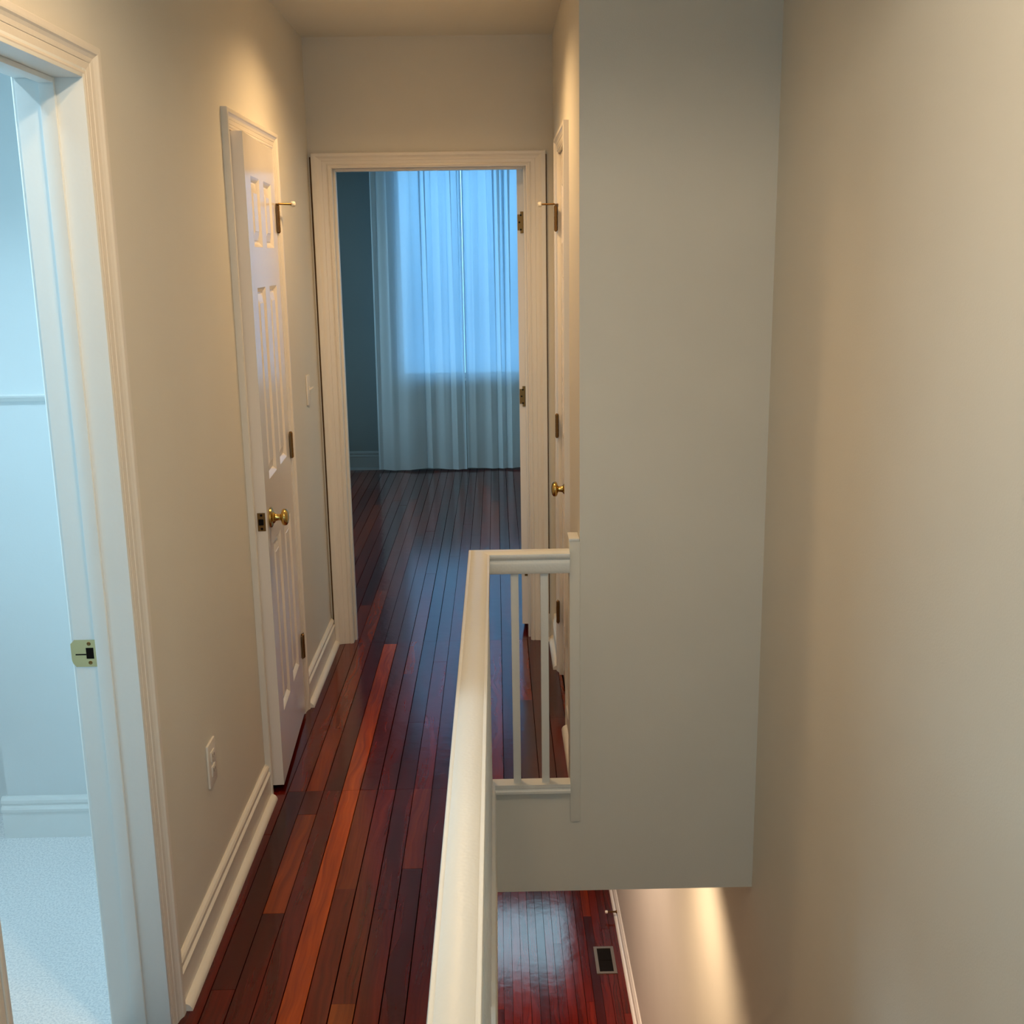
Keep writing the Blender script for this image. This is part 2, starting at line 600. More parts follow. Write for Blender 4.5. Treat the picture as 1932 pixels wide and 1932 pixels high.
# bathroom
BW = (1.85, 2.95, .75, 2.35)       # bathroom window y0,y1,z0,z1
XBW = -2.05
bwl = boxes('wall_bathroom_window', [(XBW - .12, XBW, .2, BW[0], 0, CEIL), (XBW - .12, XBW, BW[1], 4.2, 0, CEIL), (XBW - .12, XBW, BW[0], BW[1], 0, BW[2]), (XBW - .12, XBW, BW[0], BW[1], BW[3], CEIL)], M_BATH)
tag(bwl, 'white outer wall of the bathroom with its window', kind='structure')
YBB = 3.086
bwb = boxo('wall_bathroom', -1.475, XLB, YBB, YBB + .14, 0, CEIL, M_BATH)
tag(bwb, 'bright white bathroom wall seen through the open doorway', kind='structure')
bwa = boxo('wall_bathroom_alcove', XBW, -1.475, 3.222, 3.222 + .1, 0, CEIL, M_BATH)
tag(bwa, 'recessed white bathroom wall left of the baseboard corner', kind='structure')
NW = (-1.98, -1.42, .70, 2.30)
bwn = boxes('wall_bathroom_near', [(XBW, NW[0], .7, .8, 0, CEIL), (NW[1], XLB, .7, .8, 0, CEIL), (NW[0], NW[1], .7, .8, 0, NW[2]), (NW[0], NW[1], .7, .8, NW[3], CEIL)], M_BATH)
tag(bwn, 'white bathroom wall with the added second window', kind='structure')
lin = boxes('wall_bathroom_inner', [(XLB - .003, XLB, .2, D1[0] - J, 0, CEIL), (XLB - .003, XLB, D1[1] + J, YBB, 0, CEIL), (XLB - .003, XLB, D1[0] - J, D1[1] + J, D1[2] + J, CEIL)], M_BATH)
tag(lin, 'white bathroom side of the doorway wall', kind='structure')
cl = boxo('wall_closet', -1.40, XLB, 3.23, 4.15, 0, 0.01, M_BLACK)
bpy.data.objects.remove(cl, do_unlink=True)
cl = boxes('wall_closet', [(-1.40, -1.38, 3.23, 4.15, 0, CEIL), (-1.38, XLB, 3.23, 3.25, 0, CEIL), (-1.38, XLB, 4.13, 4.15, 0, CEIL), (-1.38, XLB, 3.25, 4.13, -.03, 0)], M_WALL)
tag(cl, 'inner walls of the linen closet behind the ajar door', kind='structure')
cl2 = boxes('wall_closet_shallow', [(XR + .1, XW, 4.42, 4.44, 0, CEIL)], M_WALL)
tag(cl2, 'inner wall of the narrow closet', kind='structure')
# bedroom
WX0, WX1, WZ0, WZ1 = -0.780, 0.340, 0.735, 2.44
bw = boxes('wall_bedroom', [(-2.3, WX0, YB, YB + .16, 0, CEIL), (WX1, 1.7, YB, YB + .16, 0, CEIL), (WX0, WX1, YB, YB + .16, 0, WZ0), (WX0, WX1, YB, YB + .16, WZ1, CEIL)], M_BED)
tag(bw, 'dim blue-grey bedroom back wall behind the curtains', kind='structure')
SW = (5.4, 8.6, .35, 2.42)
for nm, x0, x1 in (('wall_bedroom_side', -2.3, -2.2), ('wall_bedroom_door_side', 1.6, 1.7)):
    if x0 < 0:
        o = boxes(nm, [(x0, x1, YFB, SW[0], 0, CEIL), (x0, x1, SW[1], YB, 0, CEIL), (x0, x1, SW[0], SW[1], 0, SW[2]), (x0, x1, SW[0], SW[1], SW[3], CEIL)], M_BED)
    else:
        o = boxes(nm, [(x0, x1, YFB, SW[0], 0, CEIL), (x0, x1, SW[1], YB, 0, CEIL), (x0, x1, SW[0], SW[1], 0, SW[2]), (x0, x1, SW[0], SW[1], SW[3], CEIL)], M_BED)
    tag(o, 'bedroom side wall ' + ('on the dim side' if x0 < 0 else 'behind the open door'), kind='structure')
lb = boxes('wall_bedroom_inner', [(-2.2, D4[0] - J, YFB, YFB + .003, 0, CEIL), (D4[1] + J, 1.6, YFB, YFB + .003, 0, CEIL), (D4[0] - J, D4[1] + J, YFB, YFB + .003, D4[2] + J, CEIL)], M_BED)
tag(lb, 'bedroom side of the hallway end wall', kind='structure')
# lower storey shell
LWX0, LWX1, LWZ0, LWZ1 = -.50, .62, LOW + 1.42, LOW + 2.25
lw = boxes('wall_lower_far', [(-1.2, LWX0, YLOW, YLOW + .1, LOW, SOF), (LWX1, XW, YLOW, YLOW + .1, LOW, SOF), (LWX0, LWX1, YLOW, YLOW + .1, LOW, LWZ0), (LWX0, LWX1, YLOW, YLOW + .1, LWZ1, SOF)], M_WALL)
tag(lw, 'far wall of the storey below with its front window', kind='structure')
lws = boxo('wall_lower_left', -1.3, -1.2, YN, YLOW + .1, LOW - .1, SOF + .3, M_WALL)
tag(lws, 'left wall of the storey below', kind='structure')
lc = boxo('ceiling_lower', -1.2, XW, YFB + .02, YLOW + .1, SOF, SOF + .1, M_CEIL)
tag(lc, 'ceiling of the storey below', kind='structure')
lc2 = boxo('ceiling_lower_side', -1.2, XLB, YN, YFB + .02, SOF, SOF + .1, M_CEIL)
tag(lc2, 'side strip of ceiling of the storey below', kind='structure')

# ------------------------------------------------------------------ windows
def window(name, label, axis, wall, inward, a0, a1, z0, z1, depth=.1, sill=.05, mat=None, glass=None):
    mat = mat or M_BTRIM
    e = empty(name)
    tag(e, label, kind='structure')
    def bx(nm, u0, u1, d0, d1, zz0, zz1, m, bev=0.0):
        p0, p1 = sorted((wall - inward * d0, wall - inward * d1))
        if axis == 'x':
            return boxo(nm, u0, u1, p0, p1, zz0, zz1, m, e, bev)
        return boxo(nm, p0, p1, u0, u1, zz0, zz1, m, e, bev)
    f = .035
    bx('window_frame', a0, a0 + f, .03, depth, z0, z1, mat)
    bx('window_frame', a1 - f, a1, .03, depth, z0, z1, mat)
    bx('window_frame', a0 + f, a1 - f, .03, depth, z1 - f, z1, mat)
    bx('window_frame', a0 + f, a1 - f, .03, depth, z0, z0 + f, mat)
    bx('window_sill', a0 - .04, a1 + .04, -sill, .03, z0 - .022, z0, mat, .004)
    bx('pane', a0 + f, a1 - f, .058, .062, z0 + f, z1 - f, glass or M_GLASS)
    return e


window('window_1', 'bright bedroom window glowing behind the sheer curtains', 'x', YB, -1, WX0, WX1, WZ0, WZ1, .14, .025, glass=M_DIMGLASS)
window('window_2', 'bathroom window letting daylight onto the white walls', 'y', XBW, 1, BW[0], BW[1], BW[2], BW[3])
window('window_3', 'front window of the storey below mirrored in its floor', 'x', YLOW, -1, LWX0, LWX1, LWZ0, LWZ1, .09)
window('fill_window_4', 'added fill window at the near end of the hallway', 'x', YN, 1, -.35, .65, .75, 2.25, .09)  # unseen window added behind the camera for cool fill
window('fill_window_6', 'added fill window in the near bathroom wall', 'x', .8, 1, *NW, .09)  # added out of view to brighten the wall beyond the doorway
window('fill_window_7', 'second added fill window at the side of the bedroom', 'y', 1.6, -1, *SW, .09)  # added opposite the other one for more ambient light in the bedroom
window('fill_window_5', 'added fill window at the side of the bedroom', 'y', -2.2, 1, *SW, .09)  # unseen window added to light the curtains from the front
P2 = math.pi / 2
portal('window_light_portal', (1.71, (SW[0] + SW[1]) / 2, (SW[2] + SW[3]) / 2), (0, P2, 0), SW[3] - SW[2], SW[1] - SW[0])
portal('window_light_portal', ((NW[0] + NW[1]) / 2, .69, (NW[2] + NW[3]) / 2), (P2, 0, 0), NW[1] - NW[0], NW[3] - NW[2])
portal('window_light_portal', (-2.31, (SW[0] + SW[1]) / 2, (SW[2] + SW[3]) / 2), (0, -P2, 0), SW[3] - SW[2], SW[1] - SW[0])
portal('window_light_portal', ((WX0 + WX1) / 2, YB + .17, (WZ0 + WZ1) / 2), (-P2, 0, 0), WX1 - WX0, WZ1 - WZ0)
portal('window_light_portal', (XBW - .13, (BW[0] + BW[1]) / 2, (BW[2] + BW[3]) / 2), (0, -P2, 0), BW[3] - BW[2], BW[1] - BW[0])
portal('window_light_portal', ((LWX0 + LWX1) / 2, YLOW + .11, (LWZ0 + LWZ1) / 2), (-P2, 0, 0), LWX1 - LWX0, LWZ1 - LWZ0)
portal('window_light_portal', (.15, YN - .11, 1.5), (P2, 0, 0), 1.0, 1.5)

# ------------------------------------------------------------------ trim, baseboards
CW1 = .078
baseboard('baseboard_left', (XL, D1[1] + .004 + CW1, 0), (1, 0, 0), (0, 1, 0), D2[0] - .004 - .057 - (D1[1] + .004 + CW1), 'beige baseboard below the outlet on the left wall')
baseboard('baseboard_left_far', (XL, D2[1] + .061, 0), (1, 0, 0), (0, 1, 0), YF - .019 - (D2[1] + .061), 'short beige baseboard between closet door and bedroom doorway')
baseboard('baseboard_right', (XR, YH + .05, 0), (-1, 0, 0), (0, 1, 0), D3[0] - .061 - (YH + .05), 'short beige baseboard behind the cross railing')
baseboard('baseboard_right_far', (XR, D3[1] + .061, 0), (-1, 0, 0), (0, 1, 0), YF - (D3[1] + .061), 'short beige baseboard in the far right hallway corner')
baseboard('baseboard_far', (D4[1] + .081, YF, 0), (0, -1, 0), (1, 0, 0), XR - .035 - (D4[1] + .081), 'tiny beige baseboard right of the bedroom doorway')
baseboard('baseboard_bedroom', (-2.2, YB, 0), (0, -1, 0), (1, 0, 0), 3.8, 'blue-grey lit baseboard under the bedroom curtains', mat=M_BEDT, prof=[(a * 1.25, b) for a, b in BASE])
baseboard('baseboard_bathroom', (-1.489, YBB, 0), (0, -1, 0), (1, 0, 0), XLB + 1.489, 'white moulded baseboard in the bathroom', shoe=False, mat=M_BTRIM,
          prof=[(0, 0), (0, .016), (.083, .016), (.085, .020), (.094, .022), (.100, .019), (.103, .013), (.107, .012), (.112, .016), (.121, .016), (.127, .012), (.130, .005), (.130, 0)])
bm = bmesh.new()
sweep(bm, [(0, 0), (0, .016), (.082, .016), (.094, .022), (.103, .013), (.112, .016), (.130, .005), (.130, 0)], (-1.475, YBB - .0, 0), (0, 0, 1), (-1, 0, 0), (0, 1, 0), .136)
tag(link('baseboard_bathroom_return', bm, M_BTRIM), 'white baseboard return around the bathroom corner', kind='structure')
o = baseboard('baseboard_lower', (XW, 4.2, LOW), (-1, 0, 0), (0, 1, 0), YLOW - 4.2, 'white baseboard along the storey below')
# wainscot cap in the bathroom
bm = bmesh.new()
sweep(bm, [(0, 0), (0, .004), (.010, .007), (.012, .018), (.017, .020), (.019, .016), (.019, 0)], (-1.475, YBB, 1.302), (0, 0, 1), (0, -1, 0), (1, 0, 0), XLB + 1.475)
tag(link('trim_1', bm, M_BTRIM), 'thin white cap moulding across the bathroom wall', kind='structure')
bm = bmesh.new()
sweep(bm, [(0, 0), (0, .004), (.010, .007), (.012, .018), (.017, .020), (.019, .016), (.019, 0)], (XBW, 3.222, 1.302), (0, 0, 1), (0, -1, 0), (1, 0, 0), -1.475 - XBW)
tag(link('trim_2', bm, M_BTRIM), 'thin white cap moulding on the recessed bathroom wall', kind='structure')

# ------------------------------------------------------------------ doors
def jambs(e, axis, p0, p1, a0, a1, zt, mat, stop=None, stopw=.028, stopt=.010):
    """three jamb boards lining an opening; p0..p1 through the wall"""
    def bx(nm, u0, u1, q0, q1, z0, z1, bev=0.0):
        if axis == 'y':
            return boxo(nm, q0, q1, u0, u1, z0, z1, mat, e, bev)
        return boxo(nm, u0, u1, q0, q1, z0, z1, mat, e, bev)
    bx('jamb', a0 - J, a0, p0, p1, 0, zt + J, .0015)
    bx('jamb', a1, a1 + J, p0, p1, 0, zt + J, .0015)
    bx('jamb', a0, a1, p0, p1, zt, zt + J, .0015)
    if stop is not None:
        bx('door_stop', a0, a0 + stopt, stop, stop + stopw, 0, zt, .002)
        bx('door_stop', a1 - stopt, a1, stop, stop + stopw, 0, zt, .002)
        bx('door_stop', a0 + stopt, a1 - stopt, stop, stop + stopw, zt - stopt, zt, .002)


def leaf_mesh(wd, ht, th, cols, rows):
    """door slab in local coords: hinge edge at u=0, u to wd, front at +w (th), z up; recesses both faces. returns bm"""
    bm = bmesh.new()
    us = [0.0]
    for c in cols: us += list(c)
    us.append(wd)
    zs = [0.0]
    for r in rows: zs += list(r)
    zs.append(ht)
    for face, sg in ((th, 1), (0.0, -1)):
        grid = [[bm.verts.new((u, face, z)) for z in zs] for u in us]
        for i in range(len(us) - 1):
            for j in range(len(zs) - 1):
                q = [grid[i][j], grid[i + 1][j], grid[i + 1][j + 1], grid[i][j + 1]]
                if i % 2 == 1 and j % 2 == 1:
                    u0, u1, z0, z1 = us[i], us[i + 1], zs[j], zs[j + 1]
                    prev = q
                    for ins, dep in ((.004, .002), (.010, .006), (.014, .010)):
                        ring = [bm.verts.new((a, face - sg * dep, b)) for a, b in ((u0 + ins, z0 + ins), (u1 - ins, z0 + ins), (u1 - ins, z1 - ins), (u0 + ins, z1 - ins))]
                        for k in range(4):
                            bm.faces.new((prev[k], prev[(k + 1) % 4], ring[(k + 1) % 4], ring[k]))
                        prev = ring
                    bm.faces.new(prev)
                else:
                    bm.faces.new(q)
        if sg == 1:
            front = grid
        else:
            back = grid
    n, m = len(us), len(zs)
    for i in range(n - 1):
        for j in (0, m - 1):
            bm.faces.new((front[i][j], front[i + 1][j], back[i + 1][j], back[i][j]))
    for j in range(m - 1):
        for i in (0, n - 1):
            bm.faces.new((front[i][j], front[i][j + 1], back[i][j + 1], back[i][j]))
    return bm


def panel_bm(u0, u1, z0, z1, face):
    bm = bmesh.new()
    rings = []
    for ins, w in ((.017, face - .0102), (.020, face - .0085), (.046, face - .0025), (.047, face - .0015)):
        rings.append([bm.verts.new((a, w, b)) for a, b in ((u0 + ins, z0 + ins), (u1 - ins, z0 + ins), (u1 - ins, z1 - ins), (u0 + ins, z1 - ins))])
    for p, q in zip(rings, rings[1:]):
        for k in range(4):
            bm.faces.new((p[k], p[(k + 1) % 4], q[(k + 1) % 4], q[k]))
    bm.faces.new(rings[-1])
    bm.faces.new(rings[0][::-1])
    return bm


ROWS = [(.215, .785), (.985, 1.570), (1.690, 1.895)]


def knob_part(parent, pos, out, mat=M_BRASS):
    """door knob: rose, neck and egg-shaped grip as one turned part"""
    bm = bmesh.new()
    lathe(bm, [(r_, t_ * .80) for r_, t_ in [(0, 0), (.031, 0), (.0325, .003), (.031, .008), (.026, .011), (.020, .013), (.0175, .018), (.012, .022), (.0105, .030), (.0105, .040),
               (.013, .043), (.022, .046), (.0262, .051), (.0268, .057), (.025, .064), (.019, .069), (.010, .0715), (0, .072)]], pos, out, 28)
    return link('knob', bm, mat, parent, smooth=40)


def hinge_part(parent, x, y, z0, ht, axis_leaf, mat=M_OLD, r=.0065):
    """butt hinge: barrel with knuckle grooves, finials and two narrow leaves"""
    bm = bmesh.new()
    prof = [(0, -.004), (r * .6, -.003), (r * .8, 0)]
    n = 5
    for k in range(n):
        a, b = ht * k / n, ht * (k + 1) / n
        prof += [(r * .82, a), (r, a + .0008), (r, b - .0008), (r * .82, b)]
    prof += [(r * .7, ht + .002), (0, ht + .004)]
    lathe(bm, prof, (x, y, z0), (0, 0, 1), 14)
    a = Vector(axis_leaf)
    for s in (1, -1):
        c = Vector((x, y, 0)) + a * s * .011
        hx, hy = abs(a.x) * .011 + abs(a.y) * .0011, abs(a.y) * .011 + abs(a.x) * .0011
        box(bm, c.x - hx, c.x + hx, c.y - hy, c.y + hy, z0, z0 + ht)
    return link('hinge', bm, mat, parent, smooth=40)


def pin_stop(parent, x, y, z, dirs, mat=M_OLD):
    """hinge-pin door stop: bent arm with threaded rod, pad and rubber tip"""
    d = Vector(dirs).normalized()
    bm = bmesh.new()
    lathe(bm, [(0, 0), (.010, 0), (.010, .004), (0, .004)], (x, y, z), (0, 0, 1), 12)
    lathe(bm, [(0, 0), (.0035, 0), (.0035, .052), (0, .052)], Vector((x, y, z + .003)) + d * .004, d, 8)
    a = link('pin_stop', bm, mat, parent, smooth=40)
    bm = bmesh.new()
    lathe(bm, [(0, 0), (.006, 0), (.0095, .003), (.0095, .012), (.006, .015), (0, .015)], Vector((x, y, z + .003)) + d * .052, d, 14)
    link('bumper', bm, M_RUB, a, smooth=40)
    return a


# --- door_1: bathroom doorway
d1 = tag(empty('door_1', (XL, D1[0], 0)), 'open bathroom doorway with pale casing and brass strike plate', kind='structure')
d1.location = (0, 0, 0)
jambs(d1, 'y', XLB, XL + .009, D1[0], D1[1], D1[2], M_BTRIM, stop=-.822)
casing(d1, 1, 'y', XL, 1, D1[0], D1[1], D1[2], CW1, .058, .019)
casing(d1, 1, 'y', XLB, -1, D1[0], D1[1], D1[2], .060, .055, .017, mat=M_BTRIM)
# strike plate: body with latch hole, curved lip, screws
zc, yp = .894, D1[1]
bm = bmesh.new()
def rplate(bm, hole=True):
    x0, x1, z0, z1 = -.8675, -.8245, zc - .0285, zc + .0285
    hx0, hx1, hz0, hz1 = -.8445, -.829, zc - .0115, zc + .012
    for b in ((x0, hx0, z0, z1), (hx1, x1, z0, z1), (hx0, hx1, z0, hz0), (hx0, hx1, hz1, z1)):
        box(bm, b[0], b[1], yp - .0016, yp + .0005, b[2], b[3])
rplate(bm)
for k in range(5):
    hh = .026 - .0022 * k
    box(bm, -.8675 - .0022 * (k + 1), -.8675 - .0022 * k, yp - .0016 + .0012 * k * k * .5, yp + .0012 * k * k * .5, zc - hh, zc + hh)
sp = link('strike_plate', bm, M_LATCH, d1)
sp['label'] = 'brass strike plate'
boxo('latch_hole', -.8445, -.829, yp - .0009, yp + .001, zc - .0115, zc + .012, M_BLACK, sp)
boxo('slot', -.866, -.8445, yp - .0021, yp - .0015, zc - .0035, zc - .0010, M_BLACK, sp)
for dz in (-.020, .0205):
    bm = bmesh.new()
    lathe(bm, [(0, 0), (.0042, 0), (.0036, .0012), (.0012, .0006), (0, .0002)], (-.8375, yp - .0016, zc + dz), (0, -1, 0), 12)
    link('screw', bm, M_OLD, sp)

# --- door_2: linen closet door ajar in the left wall
def closet_door(name, label, axis_sign, wallx, D, ang, stiles, htop, knob_z, inset=-.010):
    e = tag(empty(name), label, kind='structure')
    s = axis_sign                     # +1: hall lies toward +x of the wall face
    p0, p1 = sorted((wallx - s * .112, wallx + s * .007))
    jambs(e, 'y', p0, p1, D[0], D[1], D[2], M_TRIM, stop=(wallx - s * .037 - (.03 if s > 0 else 0)), stopw=.03)
    casing(e, 1, 'y', wallx, s, D[0], D[1], D[2], .057, .050, .019)
    wd = D[1] - D[0] - .006
    ht = D[2] - .004 - .018
    th = .035
    a, b, c = stiles
    pw = (wd - 2 * a - c) / 2
    cols = [(a, a + pw), (a + pw + c, wd - a)]
    rows = [tuple(z * ht / 2.01 for z in r) for r in ROWS]
    bm = leaf_mesh(wd, ht, th, cols, rows)
    # local u runs from the hinge (far end) back toward the camera, local w toward the hall
    H = Vector((wallx - s * inset, D[1] - .003, .018))
    ca, sa = math.cos(ang), math.sin(ang)
    Mx = Matrix(((s * sa, s * ca, 0, H.x), (-ca, sa, 0, H.y), (0, 0, 1, H.z), (0, 0, 0, 1)))
    off = Matrix.Translation((0, -th, 0))
    leaf = link('door_leaf', bm, M_DOOR, e, smooth=20)
    leaf.matrix_local = Mx @ off
    for (u0, u1) in cols:
        for (z0, z1) in rows:
            pb = panel_bm(u0, u1, z0, z1, th)
            link('panel', pb, M_DOOR, leaf)
    kz = knob_z - .018
    k = knob_part(leaf, (wd - .062, th, kz), (0, 1, 0))
    # latch faceplate in the door edge
    bm = bmesh.new()
    box(bm, wd - .0005, wd + .0012, .006, .030, kz - .0285, kz + .0285, .0)
    lp = link('latch_plate', bm, M_OLD, leaf)
    boxo('latch_bolt', wd + .001, wd + .0085, .010, .0245, kz - .009, kz + .009, M_BLACK, lp, .002)
    for dz in (-.021, .021):
        bm = bmesh.new()
        lathe(bm, [(0, 0), (.004, 0), (.003, .001), (0, .0004)], (wd + .0012, .018, kz + dz), (1, 0, 0), 10)
        link('screw', bm, M_BLACK, lp)
    for z in (1.762, .982, .226):
        hinge_part(e, wallx + s * .0145, D[1] + .002, z, .089, (0, 1, 0))
    return e, leaf


d2, leaf2 = closet_door('door_2', 'six-panel closet door standing slightly ajar in the left wall, brass knob', 1, XL, D2, math.radians(3.0), (.098, 0, .088), 2.02, .889)
pin_stop(d2, XL + .0145, D2[1] + .002, 1.853, (.72, .55, 0))
d3, leaf3 = closet_door('door_3', 'narrow closed closet door in the right wall behind the railing', -1, XR, D3, math.radians(0.6), (.085, 0, .07), 2.02, .862, inset=.004)
pin_stop(d3, XR - .0145, D3[1] + .002, 1.855, (-.85, .1, 0))

# --- door_4: bedroom doorway and its door, opened against the right side
d4 = tag(empty('door_4'), 'bedroom doorway at the end of the hall with its door folded open', kind='structure')
jambs(d4, 'x', YF - .008, YFB + .004, D4[0], D4[1], D4[2], M_TRIM, stop=YF + .035, stopw=.032)
casing(d4, 1, 'x', YF, -1, D4[0], D4[1], D4[2], .076, .055, .022)
casing(d4, 1, 'x', YFB, 1, D4[0], D4[1], D4[2], .066, .055, .019)
boxo('shade_strip', XL + .006, D4[0] - .004 - .075, YF - .004, YF - .001, .10, 2.075, M_SHADE, d4)  # dark strip painting the deep shade between casing and left wall
boxo('shade_strip', D4[1] + .004 + .0755, D4[1] + .004 + .0805, YF - .003, YF - .001, .12, 2.075, M_SHADE, d4)  # casing's shadow line on the right, painted as a thin strip
wd4, ht4 = .762, 1.994
bm = leaf_mesh(wd4, ht4, .035, [(.11, .34), (.43, .652)], [tuple(z * ht4 / 2.01 for z in r) for r in ROWS])
lf = link('door_leaf', bm, M_DOOR, d4, smooth=20)
A4 = math.radians(86)
lf.matrix_local = Matrix(((math.cos(A4), -math.sin(A4), 0, D4[1] - .0005), (math.sin(A4), math.cos(A4), 0, YFB + .010), (0, 0, 1, .032), (0, 0, 0, 1)))
for c in [(.11, .34), (.43, .652)]:
    for r in ROWS:
        link('panel', panel_bm(c[0], c[1], r[0] * ht4 / 2.01, r[1] * ht4 / 2.01, .035), M_DOOR, lf)
for z in (1.766, 1.030, .26):
    bm = bmesh.new()
    box(bm, D4[1] - .034, D4[1] - .004, YFB + .0065, YFB + .0095, z, z + .089)
    es = [ed for ed in bm.edges if abs(ed.verts[0].co.y - ed.verts[1].co.y) > .001 and ed.verts[0].co.x < D4[1] - .03]
    bmesh.ops.bevel(bm, geom=es, offset=.012, segments=4, affect='EDGES')
    hg = link('hinge', bm, M_OLD, d4)
    for dz in (.015, .045, .074):
        bm = bmesh.new()
        lathe(bm, [(0, 0), (.0042, 0), (.003, .001), (0, .0003)], (D4[1] - .020 - (.006 if dz == .045 else 0), YFB + .0066, z + dz), (0, -1, 0), 10)
        link('screw', bm, M_BLACK, hg)

# ------------------------------------------------------------------ stair railing
rail = tag(empty('stair_railing'), 'cream painted stair railing with square balusters around the stairwell', 'railing')
RX0, RX1 = -0.097, -0.031
RC = (RX0 + RX1) / 2
RY = YH + .004                    # centre of the cross rail
ZT = .792
RP = [(0, .076), (.006, .0758), (.012, .0750), (.024, .0715), (.0252, .0702), (.0275, .0710), (.0315, .0705), (.033, .0678), (.0328, .0610), (.0310, .0565), (.0265, .0530),
      (.0240, .0495), (.0245, .0460), (.0270, .0430), (.0285, .0370), (.0285, .0200), (.0270, .0110), (.0240, .007)]
rp = RP + [(-a, b) for a, b in RP[::-1] if a > 0]
rp = [(a, b + ZT - .076) for a, b in rp]
bm = bmesh.new()
# long run along y, mitred at the corner (a = x offset)
sweep(bm, rp, (RC, -1.2, 0), (1, 0, 0), (0, 0, 1), (0, 1, 0), RY + 1.2, 0, -1.0)
link('handrail', bm, M_RAIL, rail, smooth=32)
bm = bmesh.new()
sweep(bm, rp, (RC, RY, 0), (0, 1, 0), (0, 0, 1), (1, 0, 0), .212 - RC, -1.0, 0)
link('handrail', bm, M_RAIL, rail, smooth=32)
BX = -.049
for k in range(36):
    y = RY - .0915 * k
    boxo('baluster', BX - .012, BX + .012, y - .012, y + .012, .022, ZT - .073, M_RAIL, rail, .0012)
for xc in (.043, .134):
    boxo('baluster', xc - .012, xc + .012, RY - .012, RY + .012, .022, ZT - .073, M_RAIL, rail, .0012)
SHP = [(-.026, -.006), (-.026, .002), (-.0225, .006), (-.0215, .010), (-.0235, .013), (-.0235, .024), (.0235, .024), (.0235, .013), (.0215, .010), (.0225, .006), (.026, .002), (.026, -.006)]
bm = bmesh.new()
sweep(bm, SHP, (BX - .003, -1.2, 0.0), (1, 0, 0), (0, 0, 1), (0, 1, 0), RY - .004 + 1.2, 0, -1.0)
link('shoe_rail', bm, M_RAIL, rail)
bm = bmesh.new()
sweep(bm, SHP, (BX - .003, RY - .004, 0.0), (0, 1, 0), (0, 0, 1), (1, 0, 0), .212 - (BX - .003), -1.0, 0)
link('shoe_rail', bm, M_RAIL, rail)
# half newel on the wall end
bm = bmesh.new()
box(bm, .212, XR, YH - .006, YH + .075, -.116, .819, .0015)
hn = link('half_newel', bm, M_WALL, rail, smooth=30)
bm = bmesh.new()
box(bm, .210, XR - .001, YH - .008, YH + .078, .819, .828, .002)
link('cap', bm, M_RAIL, hn, smooth=30)

# ------------------------------------------------------------------ electrical plates
def plate(name, y0, y1, z0, z1, label, cat):
    bm = bmesh.new()
    box(bm, XL, XL + .0065, y0, y1, z0, z1, .0028)
    o = link(name, bm, M_PLAST, smooth=40)
    return tag(o, label, cat)


op = plate('wall_outlet', 2.640, 2.712, .357, .473, 'ivory duplex outlet low on the left wall', 'outlet')
yc, zc2 = 2.676, .415
for dz in (-.0195, .0195):
    bm = bmesh.new()
    box(bm, XL + .004, XL + .0095, yc - .017, yc + .017, zc2 + dz - .0145, zc2 + dz + .0145, .004)
    r = link('receptacle', bm, M_PLAST, op, smooth=40)
    for dy, h in ((-.0065, .0045), (.0065, .0035)):
        boxo('slot', XL + .0092, XL + .0098, yc + dy - .0012, yc + dy + .0012, zc2 + dz - h + .002, zc2 + dz + h + .002, M_BLACK, r)
bm = bmesh.new()
lathe(bm, [(0, 0), (.003, 0), (.0025, .0015), (0, .002)], (XL + .0062, yc, zc2), (1, 0, 0), 10)
link('screw', bm, M_PLAST, op)
swp = plate('light_switch', 4.425, 4.497, 1.108, 1.226, 'ivory light switch beside the bedroom doorway', 'switch')
bm = bmesh.new()
box(bm, XL + .005, XL + .0085, 4.455, 4.467, 1.155, 1.180, .001)
link('toggle_plate', bm, M_PLAST, swp, smooth=30)
bm = bmesh.new()
sweep(bm, [(-.004, 0), (.004, 0), (.0028, .019), (-.0028, .019)], (XL + .0075, 4.457, 1.168), (0, 0, 1), Vector((.86, 0, .5)), (0, 1, 0), .008)
link('toggle', bm, M_PLAST, swp)

# ------------------------------------------------------------------ lower storey things
vent = tag(empty('floor_register', (0, 0, 0)), 'dark metal floor register beside the lower wall', 'floor vent')
vx0, vx1, vy0, vy1, vz = .597, .733, 6.60, 6.90, LOW
bm = bmesh.new()
fw = .021
for b in ((vx0, vx1, vy0, vy0 + fw), (vx0, vx1, vy1 - fw, vy1), (vx0, vx0 + fw, vy0 + fw, vy1 - fw), (vx1 - fw, vx1, vy0 + fw, vy1 - fw)):
    box(bm, b[0], b[1], b[2], b[3], vz, vz + .006)
link('frame', bm, M_BRONZE, vent)
boxo('duct', vx0 + fw, vx1 - fw, vy0 + fw, vy1 - fw, vz + .0002, vz + .0012, M_BLACK, vent)
boxo('cross_bar', vx0 + fw, vx1 - fw, 6.747, 6.753, vz + .001, vz + .005, M_BLACK, vent)
for k in range(7):
    x = vx0 + fw + .013 * (k + .6)
    boxo('louvre', x - .001, x + .001, vy0 + fw, vy1 - fw, vz + .001, vz + .004, M_BLACK, vent)
ds = tag(empty('spring_door_stop'), 'small baseboard door stop with pale rubber tip on the storey below', 'door stop')
bm = bmesh.new()
prof = [(0, 0), (.013, 0), (.012, .006), (.007, .009)]
for k in range(9):
    prof += [(.0075, .011 + k * .006), (.0055, .014 + k * .006)]
prof += [(0, .066)]
lathe(bm, prof, (XW - .014, 7.24, LOW + .055), (-1, 0, 0), 12)
link('spring', bm, M_OLD, ds, smooth=40)
bm = bmesh.new()
